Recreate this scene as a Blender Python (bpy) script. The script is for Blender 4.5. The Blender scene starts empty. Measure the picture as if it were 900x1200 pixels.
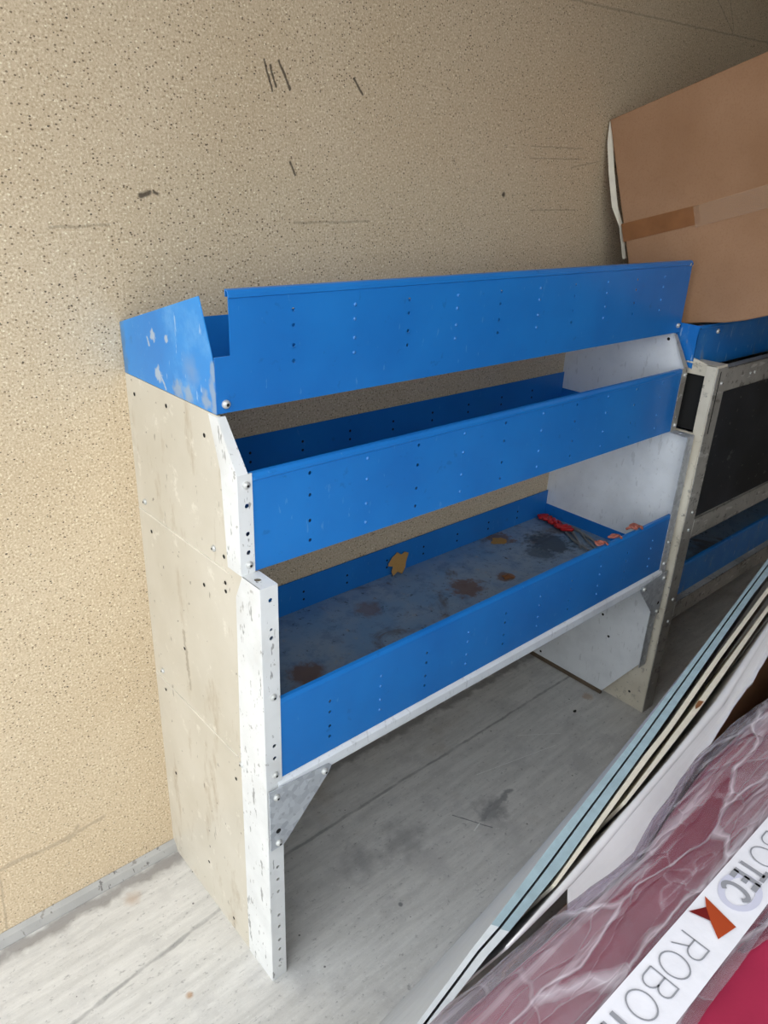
import bpy, bmesh, math, random
from mathutils import Vector, Matrix, noise
random.seed(7)
C = bpy.context.scene.collection
S = bpy.context.scene

# ---------------------------------------------------------------- camera, sky, exposure
cam_d = bpy.data.cameras.new('camera'); cam = bpy.data.objects.new('camera', cam_d); C.objects.link(cam)
cam.location = (-0.4891893, -1.19464937, 1.37620977)
cam.rotation_mode = 'XYZ'
cam.rotation_euler = (math.radians(66.20939712), math.radians(-2.17453433), math.radians(-41.24896237))
cam_d.sensor_fit = 'VERTICAL'; cam_d.sensor_height = 24.0; cam_d.sensor_width = 18.0
cam_d.lens = 869.316 / 1200 * 24.0
cam_d.clip_start = 0.01
S.camera = cam
S.view_settings.view_transform = 'Standard'; S.view_settings.look = 'None'
S.view_settings.gamma = 1.0; S.view_settings.use_curve_mapping = False
S.view_settings.exposure = 0.0

world = bpy.data.worlds.new('overcast_sky'); S.world = world; world.use_nodes = True
wn = world.node_tree; wn.nodes.clear()
wo = wn.nodes.new('ShaderNodeOutputWorld'); wb = wn.nodes.new('ShaderNodeBackground')
wb.inputs[0].default_value = (0.90, 0.955, 1.0, 1); wb.inputs[1].default_value = 2.7
wn.links.new(wb.outputs[0], wo.inputs[0])

# ---------------------------------------------------------------- material helpers
def srgb(r, g, b):
    f = lambda c: (c/255/12.92) if c/255 <= 0.04045 else ((c/255+0.055)/1.055)**2.4
    return (f(r), f(g), f(b), 1)

class NT:
    def __init__(s, name):
        s.m = bpy.data.materials.new(name); s.m.use_nodes = True
        s.t = s.m.node_tree; s.t.nodes.clear()
        s.out = s.n('ShaderNodeOutputMaterial'); s.b = s.n('ShaderNodeBsdfPrincipled')
        s.l(s.b.outputs[0], s.out.inputs[0])
        s.co = s.n('ShaderNodeTexCoord').outputs['Object']
    def n(s, ty, **kw):
        x = s.t.nodes.new(ty)
        for k, v in kw.items(): setattr(x, k, v)
        return x
    def l(s, a, b): s.t.links.new(a, b)
    def setin(s, sock, v):
        if hasattr(v, 'is_linked') or isinstance(v, bpy.types.NodeSocket): s.l(v, sock)
        else: sock.default_value = v
    def math(s, op, a, b=0.0, c=None, clamp=False):
        x = s.n('ShaderNodeMath', operation=op, use_clamp=clamp)
        s.setin(x.inputs[0], a); s.setin(x.inputs[1], b)
        if c is not None: s.setin(x.inputs[2], c)
        return x.outputs[0]
    def vm(s, op, a, b=(0, 0, 0)):
        x = s.n('ShaderNodeVectorMath', operation=op)
        s.setin(x.inputs[0], a); s.setin(x.inputs[1], b)
        return x.outputs['Value'] if op in ('DOT_PRODUCT', 'LENGTH', 'DISTANCE') else x.outputs[0]
    def scale(s, k, src=None): return s.vm('MULTIPLY', src or s.co, k if isinstance(k, tuple) else (k, k, k))
    def noise(s, scale, detail=4, rough=0.55, vec=None, dist=0.0):
        x = s.n('ShaderNodeTexNoise'); s.l(vec or s.co, x.inputs['Vector'])
        x.inputs['Scale'].default_value = scale; x.inputs['Detail'].default_value = detail
        x.inputs['Roughness'].default_value = rough; x.inputs['Distortion'].default_value = dist
        return x.outputs['Fac']
    def voro(s, scale, vec=None, out='Distance', feature='F1'):
        x = s.n('ShaderNodeTexVoronoi', feature=feature); s.l(vec or s.co, x.inputs['Vector'])
        x.inputs['Scale'].default_value = scale
        return x.outputs[out]
    def ramp(s, v, a, b, lo=0.0, hi=1.0):
        x = s.n('ShaderNodeMapRange'); s.setin(x.inputs[0], v)
        x.inputs[1].default_value = a; x.inputs[2].default_value = b
        x.inputs[3].default_value = lo; x.inputs[4].default_value = hi
        return x.outputs[0]
    def mix(s, f, a, b):
        x = s.n('ShaderNodeMix', data_type='RGBA'); s.setin(x.inputs['Factor'], f)
        s.setin(x.inputs['A'], a); s.setin(x.inputs['B'], b)
        return x.outputs['Result']
    def spot(s, p, r, soft=0.5, wob=0.6, ns=60):          # irregular stain around a point
        d = s.vm('DISTANCE', s.co, p)
        w = s.math('MULTIPLY_ADD', s.noise(ns, 3), r*wob*2, -r*wob)
        return s.ramp(s.math('ADD', d, w), r*(1-soft), r, 1.0, 0.0)
    def seg(s, a, b, w, ns=80, wob=0.6):                   # scratch or seam between two points
        a = Vector(a); b = Vector(b); ba = b-a
        nz = s.n('ShaderNodeTexNoise'); s.l(s.co, nz.inputs['Vector']); nz.inputs['Scale'].default_value = ns*.5; nz.inputs['Detail'].default_value = 3
        off = s.vm('MULTIPLY', s.vm('SUBTRACT', nz.outputs['Color'], (.5, .5, .5)), (w*2.2, w*2.2, w*2.2))
        pa = s.vm('SUBTRACT', s.vm('ADD', s.co, off), tuple(a))
        h = s.math('DIVIDE', s.vm('DOT_PRODUCT', pa, tuple(ba)), ba.length_squared, clamp=True)
        sc = s.n('ShaderNodeVectorMath', operation='SCALE'); sc.inputs[0].default_value = tuple(ba); s.l(h, sc.inputs['Scale'])
        d = s.vm('DISTANCE', pa, sc.outputs[0])
        d = s.math('ADD', d, s.math('MULTIPLY_ADD', s.noise(ns, 3), w*wob*2, -w*wob))
        return s.ramp(d, w*0.4, w, 1.0, 0.0)
    def mx(s, *vs):
        r = vs[0]
        for v in vs[1:]: r = s.math('MAXIMUM', r, v)
        return r
    def mul(s, *vs):
        r = vs[0]
        for v in vs[1:]: r = s.math('MULTIPLY', r, v)
        return r
    def bump(s, h, strength=0.3, dist=0.002):
        x = s.n('ShaderNodeBump'); x.inputs['Strength'].default_value = strength; x.inputs['Distance'].default_value = dist
        s.l(h, x.inputs['Height']); s.l(x.outputs[0], s.b.inputs['Normal'])
    def fin(s, col, rough=0.5, metal=0.0, spec=0.5):
        s.setin(s.b.inputs['Base Color'], col); s.setin(s.b.inputs['Roughness'], rough)
        s.b.inputs['Metallic'].default_value = metal; s.b.inputs['Specular IOR Level'].default_value = spec
        return s.m

def scratches(m, sx, thr=0.62):
    v = m.scale(sx); n = m.noise(1.0, 3, 0.6, v)
    return m.ramp(n, thr, thr+0.03)

# ---------------------------------------------------------------- materials
def mk_wall():
    m = NT('chipboard_wall')
    base = m.mix(m.ramp(m.noise(3, 3), .35, .65), srgb(208, 187, 156), srgb(216, 197, 168))
    base = m.mix(m.ramp(m.noise(60, 4), .3, .7, 0, .6), base, srgb(196, 174, 143))
    fine = m.noise(260, 3, .7)
    base = m.mix(m.ramp(fine, .54, .66, 0, .9), base, srgb(240, 228, 200))
    base = m.mix(m.ramp(fine, .46, .33, 0, .85), base, srgb(158, 136, 104))
    wv = m.vm('ADD', m.scale((1, 1, 1.35)), m.scale(.006, m.n('ShaderNodeTexNoise').outputs['Color']))
    def chips(sc, keep, rad, wv=wv):
        vn = m.n('ShaderNodeTexVoronoi'); m.l(wv, vn.inputs['Vector']); vn.inputs['Scale'].default_value = sc
        sep = m.n('ShaderNodeSeparateColor'); m.l(vn.outputs['Color'], sep.inputs[0])
        on = m.math('LESS_THAN', sep.outputs[0], keep)
        r = m.math('MULTIPLY_ADD', sep.outputs[1], rad*.7, rad*.45)
        return m.mul(on, m.math('LESS_THAN', vn.outputs['Distance'], r))
    base = m.mix(m.mul(chips(190, .16, .36), .8), base, srgb(96, 78, 58))
    base = m.mix(m.mul(chips(85, .15, .22), .9), base, srgb(70, 58, 48))
    base = m.mix(m.mul(chips(140, .08, .30), .8), base, srgb(246, 236, 208))
    base = m.mix(m.mul(chips(36, .05, .13), .9), base, srgb(60, 50, 42))
    marks = m.mx(m.seg((.289, 0, 1.556), (.303, 0, 1.513), .003), m.seg((.317, 0, 1.557), (.338, 0, 1.52), .0035),
                 m.seg((.30, 0, 1.55), (.31, 0, 1.52), .003), m.seg((.478, 0, 1.549), (.499, 0, 1.525), .003),
                 m.seg((.054, 0, 1.347), (.070, 0, 1.351), .0055), m.seg((.078, 0, 1.351), (.083, 0, 1.349), .004), m.seg((.337, 0, 1.407), (.348, 0, 1.388), .0035),
                 m.spot((.919, 0, 1.367), .007))
    base = m.mix(m.mul(marks, .85), base, srgb(58, 48, 40))
    lines = m.mx(m.seg((1.025, 0, 1.76), (2.052, 0, 1.805), .003, wob=.3), m.seg((1.70, 0, 1.867), (1.83, 0, 1.80), .0025),
                 m.seg((1.772, 0, 1.878), (1.832, 0, 1.807), .0025), m.seg((1.16, 0, 1.432), (1.27, 0, 1.45), .002),
                 m.seg((1.02, 0, 1.335), (1.20, 0, 1.337), .002), m.seg((.345, 0, 1.307), (.52, 0, 1.31), .003),
                 m.seg((-.09, 0, 1.30), (.0, 0, 1.305), .003), m.seg((1.0, 0, 1.47), (1.2, 0, 1.475), .002),
                 m.seg((1.0, 0, 1.445), (1.2, 0, 1.452), .002))
    base = m.mix(m.mul(lines, .32), base, srgb(92, 78, 60))
    crack = m.mx(m.seg((-.5, 0, .183), (-.20, 0, .174), .007, 40, .8), m.seg((-.22, 0, .175), (-.14, 0, .182), .006, 60, .8),
                 m.seg((-.21, 0, .165), (-.19, 0, .19), .006, 60, .8), m.seg((-.339, 0, .168), (-.347, 0, .03), .003))
    base = m.mix(m.mul(crack, .6), base, srgb(168, 150, 126))
    m.bump(m.math('ADD', fine, m.noise(90, 3)), .25, .0015)
    return m.fin(base, .6, 0, .25)

def mk_floor():
    m = NT('painted_floor')
    vs = m.scale((1.2, 9, 1))
    streak = m.noise(5, 6, .65, vs)
    patch = m.noise(9, 5, .6)
    base = m.mix(m.ramp(streak, .38, .62), srgb(204, 202, 198), srgb(222, 220, 216))
    base = m.mix(m.ramp(patch, .52, .66, 0, .7), base, srgb(194, 192, 190))
    base = m.mix(m.ramp(m.noise(4, 3), .62, .74, 0, .6), base, srgb(190, 182, 172))
    fl = m.noise(75, 6, .75, m.scale((.8, 1.2, 1)))
    base = m.mix(m.ramp(fl, .58, .66, 0, .8), base, srgb(226, 225, 221))
    base = m.mix(m.ramp(fl, .42, .34, 0, .7), base, srgb(148, 146, 145))
    lines = m.noise(14, 4, .7, m.scale((2.0, 16, 1)), .8)
    base = m.mix(m.mul(m.ramp(lines, .60, .68), .25), base, srgb(232, 230, 226))
    base = m.mix(m.mul(m.ramp(lines, .37, .30), .35), base, srgb(110, 110, 112))
    curl = m.noise(22, 2, .5, None, 2.5)
    base = m.mix(m.mul(m.ramp(m.math('ABSOLUTE', m.math('SUBTRACT', curl, .5)), .006, .0, 0, 1), .35), base, srgb(214, 214, 212))
    vn = m.n('ShaderNodeTexVoronoi'); m.l(m.co, vn.inputs['Vector']); vn.inputs['Scale'].default_value = 55
    sep = m.n('ShaderNodeSeparateColor'); m.l(vn.outputs['Color'], sep.inputs[0])
    pit = m.mul(m.math('LESS_THAN', sep.outputs[0], .05), m.math('LESS_THAN', vn.outputs['Distance'], .12))
    base = m.mix(m.mul(pit, .8), base, srgb(88, 86, 84))
    seams = m.mx(m.seg((-.9, -.30, 0), (-.10, -.215, 0), .006, 30, .7), m.seg((-.10, -.215, 0), (.193, -.176, 0), .006, 30, .7),
                 m.seg((.193, -.176, 0), (4, -.176, 0), .005, 30, .5))
    base = m.mix(m.mul(seams, m.ramp(m.noise(12, 4, .7), .3, .55, .12, .55)), base, srgb(104, 104, 106))
    edge = m.seg((-1.2, -.028, 0), (4, -.028, 0), .022, 30, .7)  # shadow line along the wall foot, painted into the floor colour
    base = m.mix(m.mul(edge, .75), base, srgb(138, 133, 130))
    scuff = m.mx(m.mul(m.spot((.64, -.385, 0), .05, .7, .9, 40), .7), m.mul(m.seg((.60, -.385, 0), (.72, -.37, 0), .012, 60, .9), .8),
                 m.seg((.554, -.333, 0), (.60, -.42, 0), .002), m.mul(m.spot((.42, -.31, 0), .07, .8, .9, 30), .5),
                 m.mul(m.spot((.30, -.30, 0), .06, .8, .9, 30), .5), m.spot((.295, -.433, 0), .006), m.spot((1.11, -.289, 0), .006), m.spot((.169, -.583, 0), .005))
    base = m.mix(m.mul(scuff, .75), base, srgb(104, 104, 108))
    rust = m.mx(m.mul(m.spot((-.127, -.067, 0), .022, .8), .6), m.spot((-.132, -.324, 0), .009, .6, .3), m.mul(m.spot((1.2, -.27, 0), .02), .7))
    base = m.mix(m.mul(rust, .7), base, srgb(176, 134, 92))
    white = m.mx(m.seg((.56, -.398, 0), (.585, -.392, 0), .002), m.seg((.9, -.25, 0), (1.0, -.32, 0), .001), m.seg((.7, -.28, 0), (.95, -.34, 0), .001))
    base = m.mix(white, base, srgb(240, 240, 238))
    m.bump(fl, .35, .002)
    return m.fin(base, .55, 0, .35)

def mk_simple(name, col, rough=.5, metal=0., spec=.5, var=.12, ns=18, bump=0., bs=200):
    m = NT(name)
    c = col
    dk = tuple(x*(1-var*2) for x in col[:3])+(1,)
    f = m.ramp(m.noise(ns, 4), .35, .68)
    if bump: m.bump(m.noise(bs, 3), bump, .001)
    return m.fin(m.mix(f, c, dk), rough, metal, spec)

def mk_blue(name='blue_paint', wear=0.0):
    m = NT(name)
    base = m.mix(m.ramp(m.noise(6, 3), .35, .7), srgb(33, 124, 204), srgb(27, 112, 192))
    if wear:
        base = m.mix(m.mul(m.ramp(m.noise(16, 5, .65), .50, .70), wear), base, srgb(92, 150, 200))
        base = m.mix(m.mul(m.ramp(m.noise(30, 5, .7, m.scale((1, 1, .25))), .62, .70), wear), base, srgb(150, 150, 146))
        base = m.mix(m.mul(m.ramp(m.noise(9, 4), .62, .72), wear*.7), base, srgb(90, 76, 66))
        base = m.mix(m.mul(scratches(m, (90, 90, 20), .66), wear), base, srgb(170, 196, 220))
    else:
        base = m.mix(m.mul(scratches(m, (120, 120, 30), .69), .35), base, srgb(110, 165, 215))
        base = m.mix(m.mul(m.ramp(m.noise(45, 4), .66, .74), .25), base, srgb(16, 60, 110))
    return m.fin(base, .30, 0, .5)

def mk_endplate():
    m = NT('scuffed_blue_end_plate')
    q = lambda y, z: (-.625, y+.2, z)
    base = m.mix(m.ramp(m.noise(6, 4), .35, .7), srgb(48, 148, 224), srgb(38, 130, 208))
    base = m.mix(m.mul(m.ramp(m.noise(13, 5, .65), .52, .68), .5), base, srgb(110, 178, 232))
    base = m.mix(m.mul(m.ramp(m.noise(20, 5, .7, m.scale((1, 1, .5))), .60, .72), .5), base, srgb(40, 96, 150))
    base = m.mix(m.mul(scratches(m, (90, 90, 24), .66), .5), base, srgb(190, 214, 232))
    bare = m.mx(m.spot(q(-.12, 1.156), .010, .4, .9, 120), m.spot(q(-.165, 1.158), .007, .4, .9, 120), m.spot(q(-.13, 1.098), .013, .4, .9, 120),
                m.seg(q(-.10, 1.15), q(-.105, 1.138), .003, 120), m.seg(q(-.14, 1.095), q(-.15, 1.08), .003, 120))
    base = m.mix(m.mul(bare, .8), base, srgb(186, 196, 202))
    worn = m.mx(m.spot(q(-.19, 1.085), .020, .6, .9, 90), m.spot(q(-.225, 1.088), .016, .6, .9, 90), m.spot(q(-.275, 1.09), .018, .6, .9, 90), m.mul(m.spot(q(-.235, 1.125), .03, .9, .6, 40), .5), m.seg(q(-.298, 1.08), q(-.298, 1.14), .010, 60, .9))
    base = m.mix(m.mul(worn, .6), base, srgb(168, 176, 178))
    grime = m.seg(q(-.004, 1.08), q(-.002, 1.158), .02, 40, .9)
    base = m.mix(m.mul(grime, .4), base, srgb(110, 112, 84))
    return m.fin(base, .32, 0, .5)

def mk_tray_floor():
    m = NT('worn_blue_shelf_floor')
    base = m.mix(m.ramp(m.noise(5, 5, .6), .35, .65), srgb(108, 144, 180), srgb(140, 156, 172))
    base = m.mix(m.ramp(m.noise(26, 5, .7), .50, .66, 0, .5), base, srgb(78, 106, 140))
    base = m.mix(m.ramp(m.noise(60, 4, .7), .60, .68, 0, .7), base, srgb(38, 46, 54))
    base = m.mix(m.ramp(m.noise(7, 6, .65, None, .6), .57, .66, 0, .75), base, srgb(92, 78, 64))
    base = m.mix(m.mul(m.ramp(m.noise(40, 4, .7), .64, .70), .6), base, srgb(150, 150, 146))
    rel = lambda x, y: (x-.625, y+.2, .492)
    br = m.mx(m.spot(rel(.217, -.211), .045, .4), m.spot(rel(.72, -.17), .05, .4, .9), m.spot(rel(.841, -.191), .026, .3), m.spot(rel(1.0, -.035), .04, .3, .9), m.mul(m.spot(rel(.47, -.10), .04), .7))
    base = m.mix(m.mul(br, .8), base, srgb(112, 80, 58))
    dk = m.mx(m.spot(rel(1.09, -.14), .075, .4, .8), m.mul(m.spot(rel(1.02, -.16), .05), .8))
    base = m.mix(m.mul(dk, .8), base, srgb(26, 46, 62))
    return m.fin(base, .55, 0, .4)

def mk_white(name='white_paint', wear=.6, col=(232, 233, 232)):
    m = NT(name)
    base = m.mix(m.ramp(m.noise(12, 4), .4, .7), srgb(*col), srgb(*[c-14 for c in col]))
    base = m.mix(m.mul(scratches(m, (70, 60, 18), .64), wear), base, srgb(70, 66, 62))
    base = m.mix(m.mul(scratches(m, (150, 130, 40), .66), wear*.8), base, srgb(110, 104, 98))
    base = m.mix(m.mul(m.ramp(m.noise(60, 4), .66, .70), wear*.8), base, srgb(96, 86, 74))
    base = m.mix(m.mul(m.ramp(m.noise(9, 4), .56, .72), wear*.5), base, srgb(196, 190, 178))
    return m.fin(base, .4, 0, .45)

def mk_cream():
    m = NT('cream_laminate')
    base = m.mix(m.ramp(m.noise(5, 4), .35, .68), srgb(213, 206, 191), srgb(200, 192, 175))
    base = m.mix(m.mul(m.ramp(m.noise(14, 5, .65, m.scale((1, 1.6, .5))), .57, .68), .6), base, srgb(176, 160, 136))
    base = m.mix(m.mul(m.ramp(m.noise(26, 5, .7), .60, .68), .5), base, srgb(236, 230, 216))
    base = m.mix(m.mul(scratches(m, (50, 60, 16), .685), .6), base, srgb(104, 92, 78))
    base = m.mix(m.mul(m.ramp(m.noise(70, 3), .70, .73), .7), base, srgb(96, 84, 70))
    sc = m.mx(m.seg((-.625, .06, .64), (-.625, .055, .56), .006, 120, .9), m.seg((-.625, .055, .60), (-.625, .05, .52), .005, 120, .9))
    base = m.mix(m.mul(sc, .6), base, srgb(150, 138, 120))
    return m.fin(base, .38, 0, .5)

def mk_galv():
    m = NT('galvanised_steel')
    v = m.voro(90, None, 'Color'); sep = m.n('ShaderNodeSeparateColor'); m.l(v, sep.inputs[0])
    base = m.mix(m.ramp(sep.outputs[0], 0, 1), srgb(176, 180, 186), srgb(206, 210, 214))
    base = m.mix(m.mul(m.ramp(m.voro(55), .22, .1), .35), base, srgb(112, 116, 122))
    return m.fin(base, .45, .3, .5)

def mk_alu():
    m = NT('dirty_aluminium')
    base = m.mix(m.ramp(m.noise(8, 4), .35, .65), srgb(186, 182, 174), srgb(150, 146, 138))
    base = m.mix(m.mul(m.ramp(m.noise(50, 4, .7), .56, .66), .7), base, srgb(74, 68, 60))
    base = m.mix(m.mul(scratches(m, (14, 60, 60), .62), .5), base, srgb(224, 222, 216))
    return m.fin(base, .5, .25, .5)

def mk_chipped():
    m = NT('chipped_cream_paint')
    base = m.mix(m.ramp(m.noise(8, 4), .35, .65), srgb(226, 218, 200), srgb(206, 197, 178))
    base = m.mix(m.mul(m.ramp(m.noise(42, 5, .7), .58, .68), .6), base, srgb(134, 126, 112))
    base = m.mix(m.mul(m.ramp(m.noise(90, 3), .66, .72), .6), base, srgb(76, 70, 62))
    m.bump(m.noise(60, 3), .4, .002)
    return m.fin(base, .5, 0, .4)

def mk_black():
    m = NT('black_board')
    base = m.mix(m.ramp(m.noise(7, 4), .35, .7), srgb(28, 30, 34), srgb(48, 50, 56))
    base = m.mix(m.mul(scratches(m, (26, 60, 30), .66), .5), base, srgb(110, 110, 112))
    base = m.mix(m.mul(m.ramp(m.noise(55, 3), .68, .72), .6), base, srgb(130, 130, 130))
    return m.fin(base, .5, 0, .4)

def mk_card(name='brown_cardboard', col=(170, 132, 102)):
    m = NT(name)
    d = tuple(c-14 for c in col)
    base = m.mix(m.ramp(m.noise(5, 4), .35, .65), srgb(*col), srgb(*d))
    base = m.mix(m.ramp(m.noise(220, 2), .5, .7, 0, .25), base, srgb(*[c-30 for c in col]))
    w = m.n('ShaderNodeTexWave'); w.inputs['Scale'].default_value = 60; w.inputs['Distortion'].default_value = .5
    m.l(m.co, w.inputs['Vector']); m.bump(w.outputs['Fac'], .05, .001)
    return m.fin(base, .75, 0, .2)

def mk_film():
    m = NT('clear_wrinkled_film')
    tr = m.n('ShaderNodeBsdfTransparent'); tr.inputs[0].default_value = (.97, .96, .97, 1)
    m.b.inputs['Base Color'].default_value = srgb(232, 226, 234); m.b.inputs['Roughness'].default_value = .12
    m.b.inputs['Specular IOR Level'].default_value = .8
    mixs = m.n('ShaderNodeMixShader')
    tr.inputs[0].default_value = (.70, .66, .72, 1)
    nz = m.n('ShaderNodeTexNoise'); m.l(m.co, nz.inputs['Vector']); nz.inputs['Scale'].default_value = 9; nz.inputs['Detail'].default_value = 3
    wv = m.vm('ADD', m.scale((2.2, 15, 9)), m.vm('MULTIPLY', nz.outputs['Color'], (.35, .45, .35)))
    def vor(sc, out, feat='F1'):
        return m.voro(sc, wv, out, feat)
    e1 = vor(1.6, 'Distance', 'DISTANCE_TO_EDGE'); e2 = vor(4.2, 'Distance', 'DISTANCE_TO_EDGE')
    sep = m.n('ShaderNodeSeparateColor'); m.l(vor(1.6, 'Color'), sep.inputs[0])
    fold = m.noise(2.0, 5, .6, m.scale((1.3, 26, 16)), .35)
    lw = m.n('ShaderNodeLayerWeight'); lw.inputs[0].default_value = .4
    a = m.math('ADD', m.ramp(fold, .48, .66, .06, .40), m.math('MULTIPLY', m.ramp(e1, .040, .0), .32))  # pale streaks and ridge lines put the film's highlights into its opacity
    a = m.math('ADD', a, m.math('MULTIPLY', m.ramp(e2, .03, .0), .10))
    a = m.math('ADD', a, m.math('MULTIPLY', sep.outputs[0], .14))
    a = m.math('ADD', a, m.math('MULTIPLY', lw.outputs['Facing'], .12), clamp=True)
    fine = m.math('ADD', m.ramp(e1, .0, .22), m.math('MULTIPLY', m.ramp(e2, .0, .2), .5))
    m.l(a, mixs.inputs[0]); m.l(tr.outputs[0], mixs.inputs[1]); m.l(m.b.outputs[0], mixs.inputs[2])
    m.l(mixs.outputs[0], m.out.inputs[0])
    m.bump(m.math('ADD', fold, m.math('MULTIPLY', fine, .8)), .7, .008)
    return m.m

def mk_cleartape():
    m = NT('clear_packing_tape')
    tr = m.n('ShaderNodeBsdfTransparent'); mixs = m.n('ShaderNodeMixShader'); mixs.inputs[0].default_value = .42
    m.b.inputs['Base Color'].default_value = srgb(205, 170, 140); m.b.inputs['Roughness'].default_value = .16
    m.l(tr.outputs[0], mixs.inputs[1]); m.l(m.b.outputs[0], mixs.inputs[2]); m.l(mixs.outputs[0], m.out.inputs[0])
    m.bump(m.noise(40, 3, .6, m.scale((1, 1, 5))), .8, .004)
    return m.m

M = dict(wall=mk_wall(), floor=mk_floor(), blue=mk_blue(), blueworn=mk_blue('worn_blue_paint', .55), endplate=mk_endplate(), tray=mk_tray_floor(),
         white=mk_white(), whiteclean=mk_white('white_panel', .16, (240, 243, 246)), cream=mk_cream(), galv=mk_galv(), alu=mk_alu(), chipped=mk_chipped(),
         black=mk_black(), card=mk_card(), film=mk_film(), cleartape=mk_cleartape(),
         browntape=mk_simple('brown_tape', srgb(150, 100, 62), .3), hole=mk_simple('dark_hole', srgb(18, 17, 16), .8),
         steel=mk_simple('bolt_steel', srgb(214, 214, 210), .35, .35), rivetblue=mk_simple('blue_rivet_paint', srgb(70, 140, 214), .2),
         seam=mk_simple('seam_edge', srgb(232, 226, 212), .4), ceil=mk_simple('ceiling_panel', srgb(176, 168, 152), .7),
         innerwall=mk_simple('inner_wall', srgb(164, 150, 122), .6), ground=mk_simple('asphalt', srgb(150, 148, 144), .9),
         skirt=mk_white('grey_floor_edge', .7, (176, 174, 170)),
         sheetblue=mk_simple('pale_blue_board', srgb(168, 192, 200), .6, var=.08, ns=60, bump=.3), sheetface=mk_simple('grey_board_face', srgb(196, 200, 204), .45, var=.04),
         sheetwhite=mk_simple('white_board_edge', srgb(226, 232, 234), .6, var=.05, ns=80, bump=.3), creamsheet=mk_simple('cream_board', srgb(236, 228, 208), .6, var=.05, ns=40, bump=.2),
         whitecard=mk_simple('white_lined_card', srgb(243, 241, 242), .55, var=.03), darkcard=mk_card('inner_cardboard', (150, 112, 76)),
         maroon=mk_simple('maroon_vinyl', srgb(164, 44, 74), .35, var=.08, bump=.15), tapewhite=mk_simple('white_printed_tape', srgb(236, 234, 240), .25, var=.03, ns=40, bump=.5, bs=60),
         ink=mk_simple('grey_ink', srgb(150, 150, 156), .5, var=.04), inkpale=mk_simple('pale_lilac_ink', srgb(206, 205, 222), .5, var=.03),
         orange=mk_simple('orange_ink', srgb(172, 70, 36), .4, var=.04), darkred=mk_simple('dark_red_ink', srgb(112, 26, 26), .4, var=.04),
         red=mk_simple('red_plastic', srgb(190, 30, 34), .35), greyrub=mk_simple('grey_rubber', srgb(132, 134, 134), .5), rope=mk_simple('orange_tie', srgb(178, 104, 88), .5),
         scrap=mk_card('paper_scrap', (188, 146, 88)), wood=mk_simple('dirty_wood', srgb(112, 96, 78), .8, ns=50))

# ---------------------------------------------------------------- mesh helpers
def quad(bm, pts, mi=0):
    f = bm.faces.new([bm.verts.new(p) for p in pts]); f.material_index = mi; return f
def box(bm, lo, hi, mi=0):
    x0, y0, z0 = lo; x1, y1, z1 = hi
    v = [bm.verts.new(p) for p in [(x0,y0,z0),(x1,y0,z0),(x1,y1,z0),(x0,y1,z0),(x0,y0,z1),(x1,y0,z1),(x1,y1,z1),(x0,y1,z1)]]
    for i in [(0,3,2,1),(4,5,6,7),(0,1,5,4),(1,2,6,5),(2,3,7,6),(3,0,4,7)]:
        bm.faces.new([v[k] for k in i]).material_index = mi
def prism(bm, pts, d, mi=0):                       # polygon pts (3D) extruded by vector d
    d = Vector(d); a = [bm.verts.new(p) for p in pts]; b = [bm.verts.new(Vector(p)+d) for p in pts]
    n = len(pts)
    bm.faces.new(a).material_index = mi; bm.faces.new(b[::-1]).material_index = mi
    for i in range(n): bm.faces.new([a[i], b[i], b[(i+1)%n], a[(i+1)%n]][::-1]).material_index = mi
def disc(bm, c, n, r, mi=0, k=10):
    n = Vector(n).normalized(); u = n.orthogonal().normalized(); v = n.cross(u)
    bm.faces.new([bm.verts.new(Vector(c)+u*r*math.cos(t*2*math.pi/k)+v*r*math.sin(t*2*math.pi/k)) for t in range(k)]).material_index = mi
def dome(bm, c, n, r, h, mi=0, k=12, rings=3, flange=0.0):
    n = Vector(n).normalized(); u = n.orthogonal().normalized(); v = n.cross(u); c = Vector(c)
    prof = ([(r*1.0, 0), (r, h*.25)] if not flange else [(r*(1+flange), 0), (r*(1+flange), h*.2), (r, h*.28)])
    for i in range(1, rings): a = i/rings*math.pi/2; prof.append((r*math.cos(a), h*.28+h*.72*math.sin(a)))
    rows = [[bm.verts.new(c+u*p[0]*math.cos(t*2*math.pi/k)+v*p[0]*math.sin(t*2*math.pi/k)+n*p[1]) for t in range(k)] for p in prof]
    top = bm.verts.new(c+n*h)
    for a, b in zip(rows, rows[1:]):
        for t in range(k): f = bm.faces.new([a[t], a[(t+1)%k], b[(t+1)%k], b[t]]); f.material_index = mi; f.smooth = True
    for t in range(k): f = bm.faces.new([rows[-1][t], rows[-1][(t+1)%k], top]); f.material_index = mi; f.smooth = True
def tube(bm, pts, r, mi=0, k=8):
    pts = [Vector(p) for p in pts]; rows = []
    for i, p in enumerate(pts):
        d = (pts[min(i+1, len(pts)-1)]-pts[max(i-1, 0)]).normalized()
        u = d.cross(Vector((.12, .23, .97))).normalized(); v = d.cross(u)
        rr = r if not callable(r) else r(i/(len(pts)-1))
        rows.append([bm.verts.new(p+u*rr*math.cos(t*2*math.pi/k)+v*rr*math.sin(t*2*math.pi/k)) for t in range(k)])
    for a, b in zip(rows, rows[1:]):
        for t in range(k): f = bm.faces.new([a[t], a[(t+1)%k], b[(t+1)%k], b[t]]); f.material_index = mi; f.smooth = True
    bm.faces.new(rows[0][::-1]).material_index = mi; bm.faces.new(rows[-1]).material_index = mi
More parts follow.
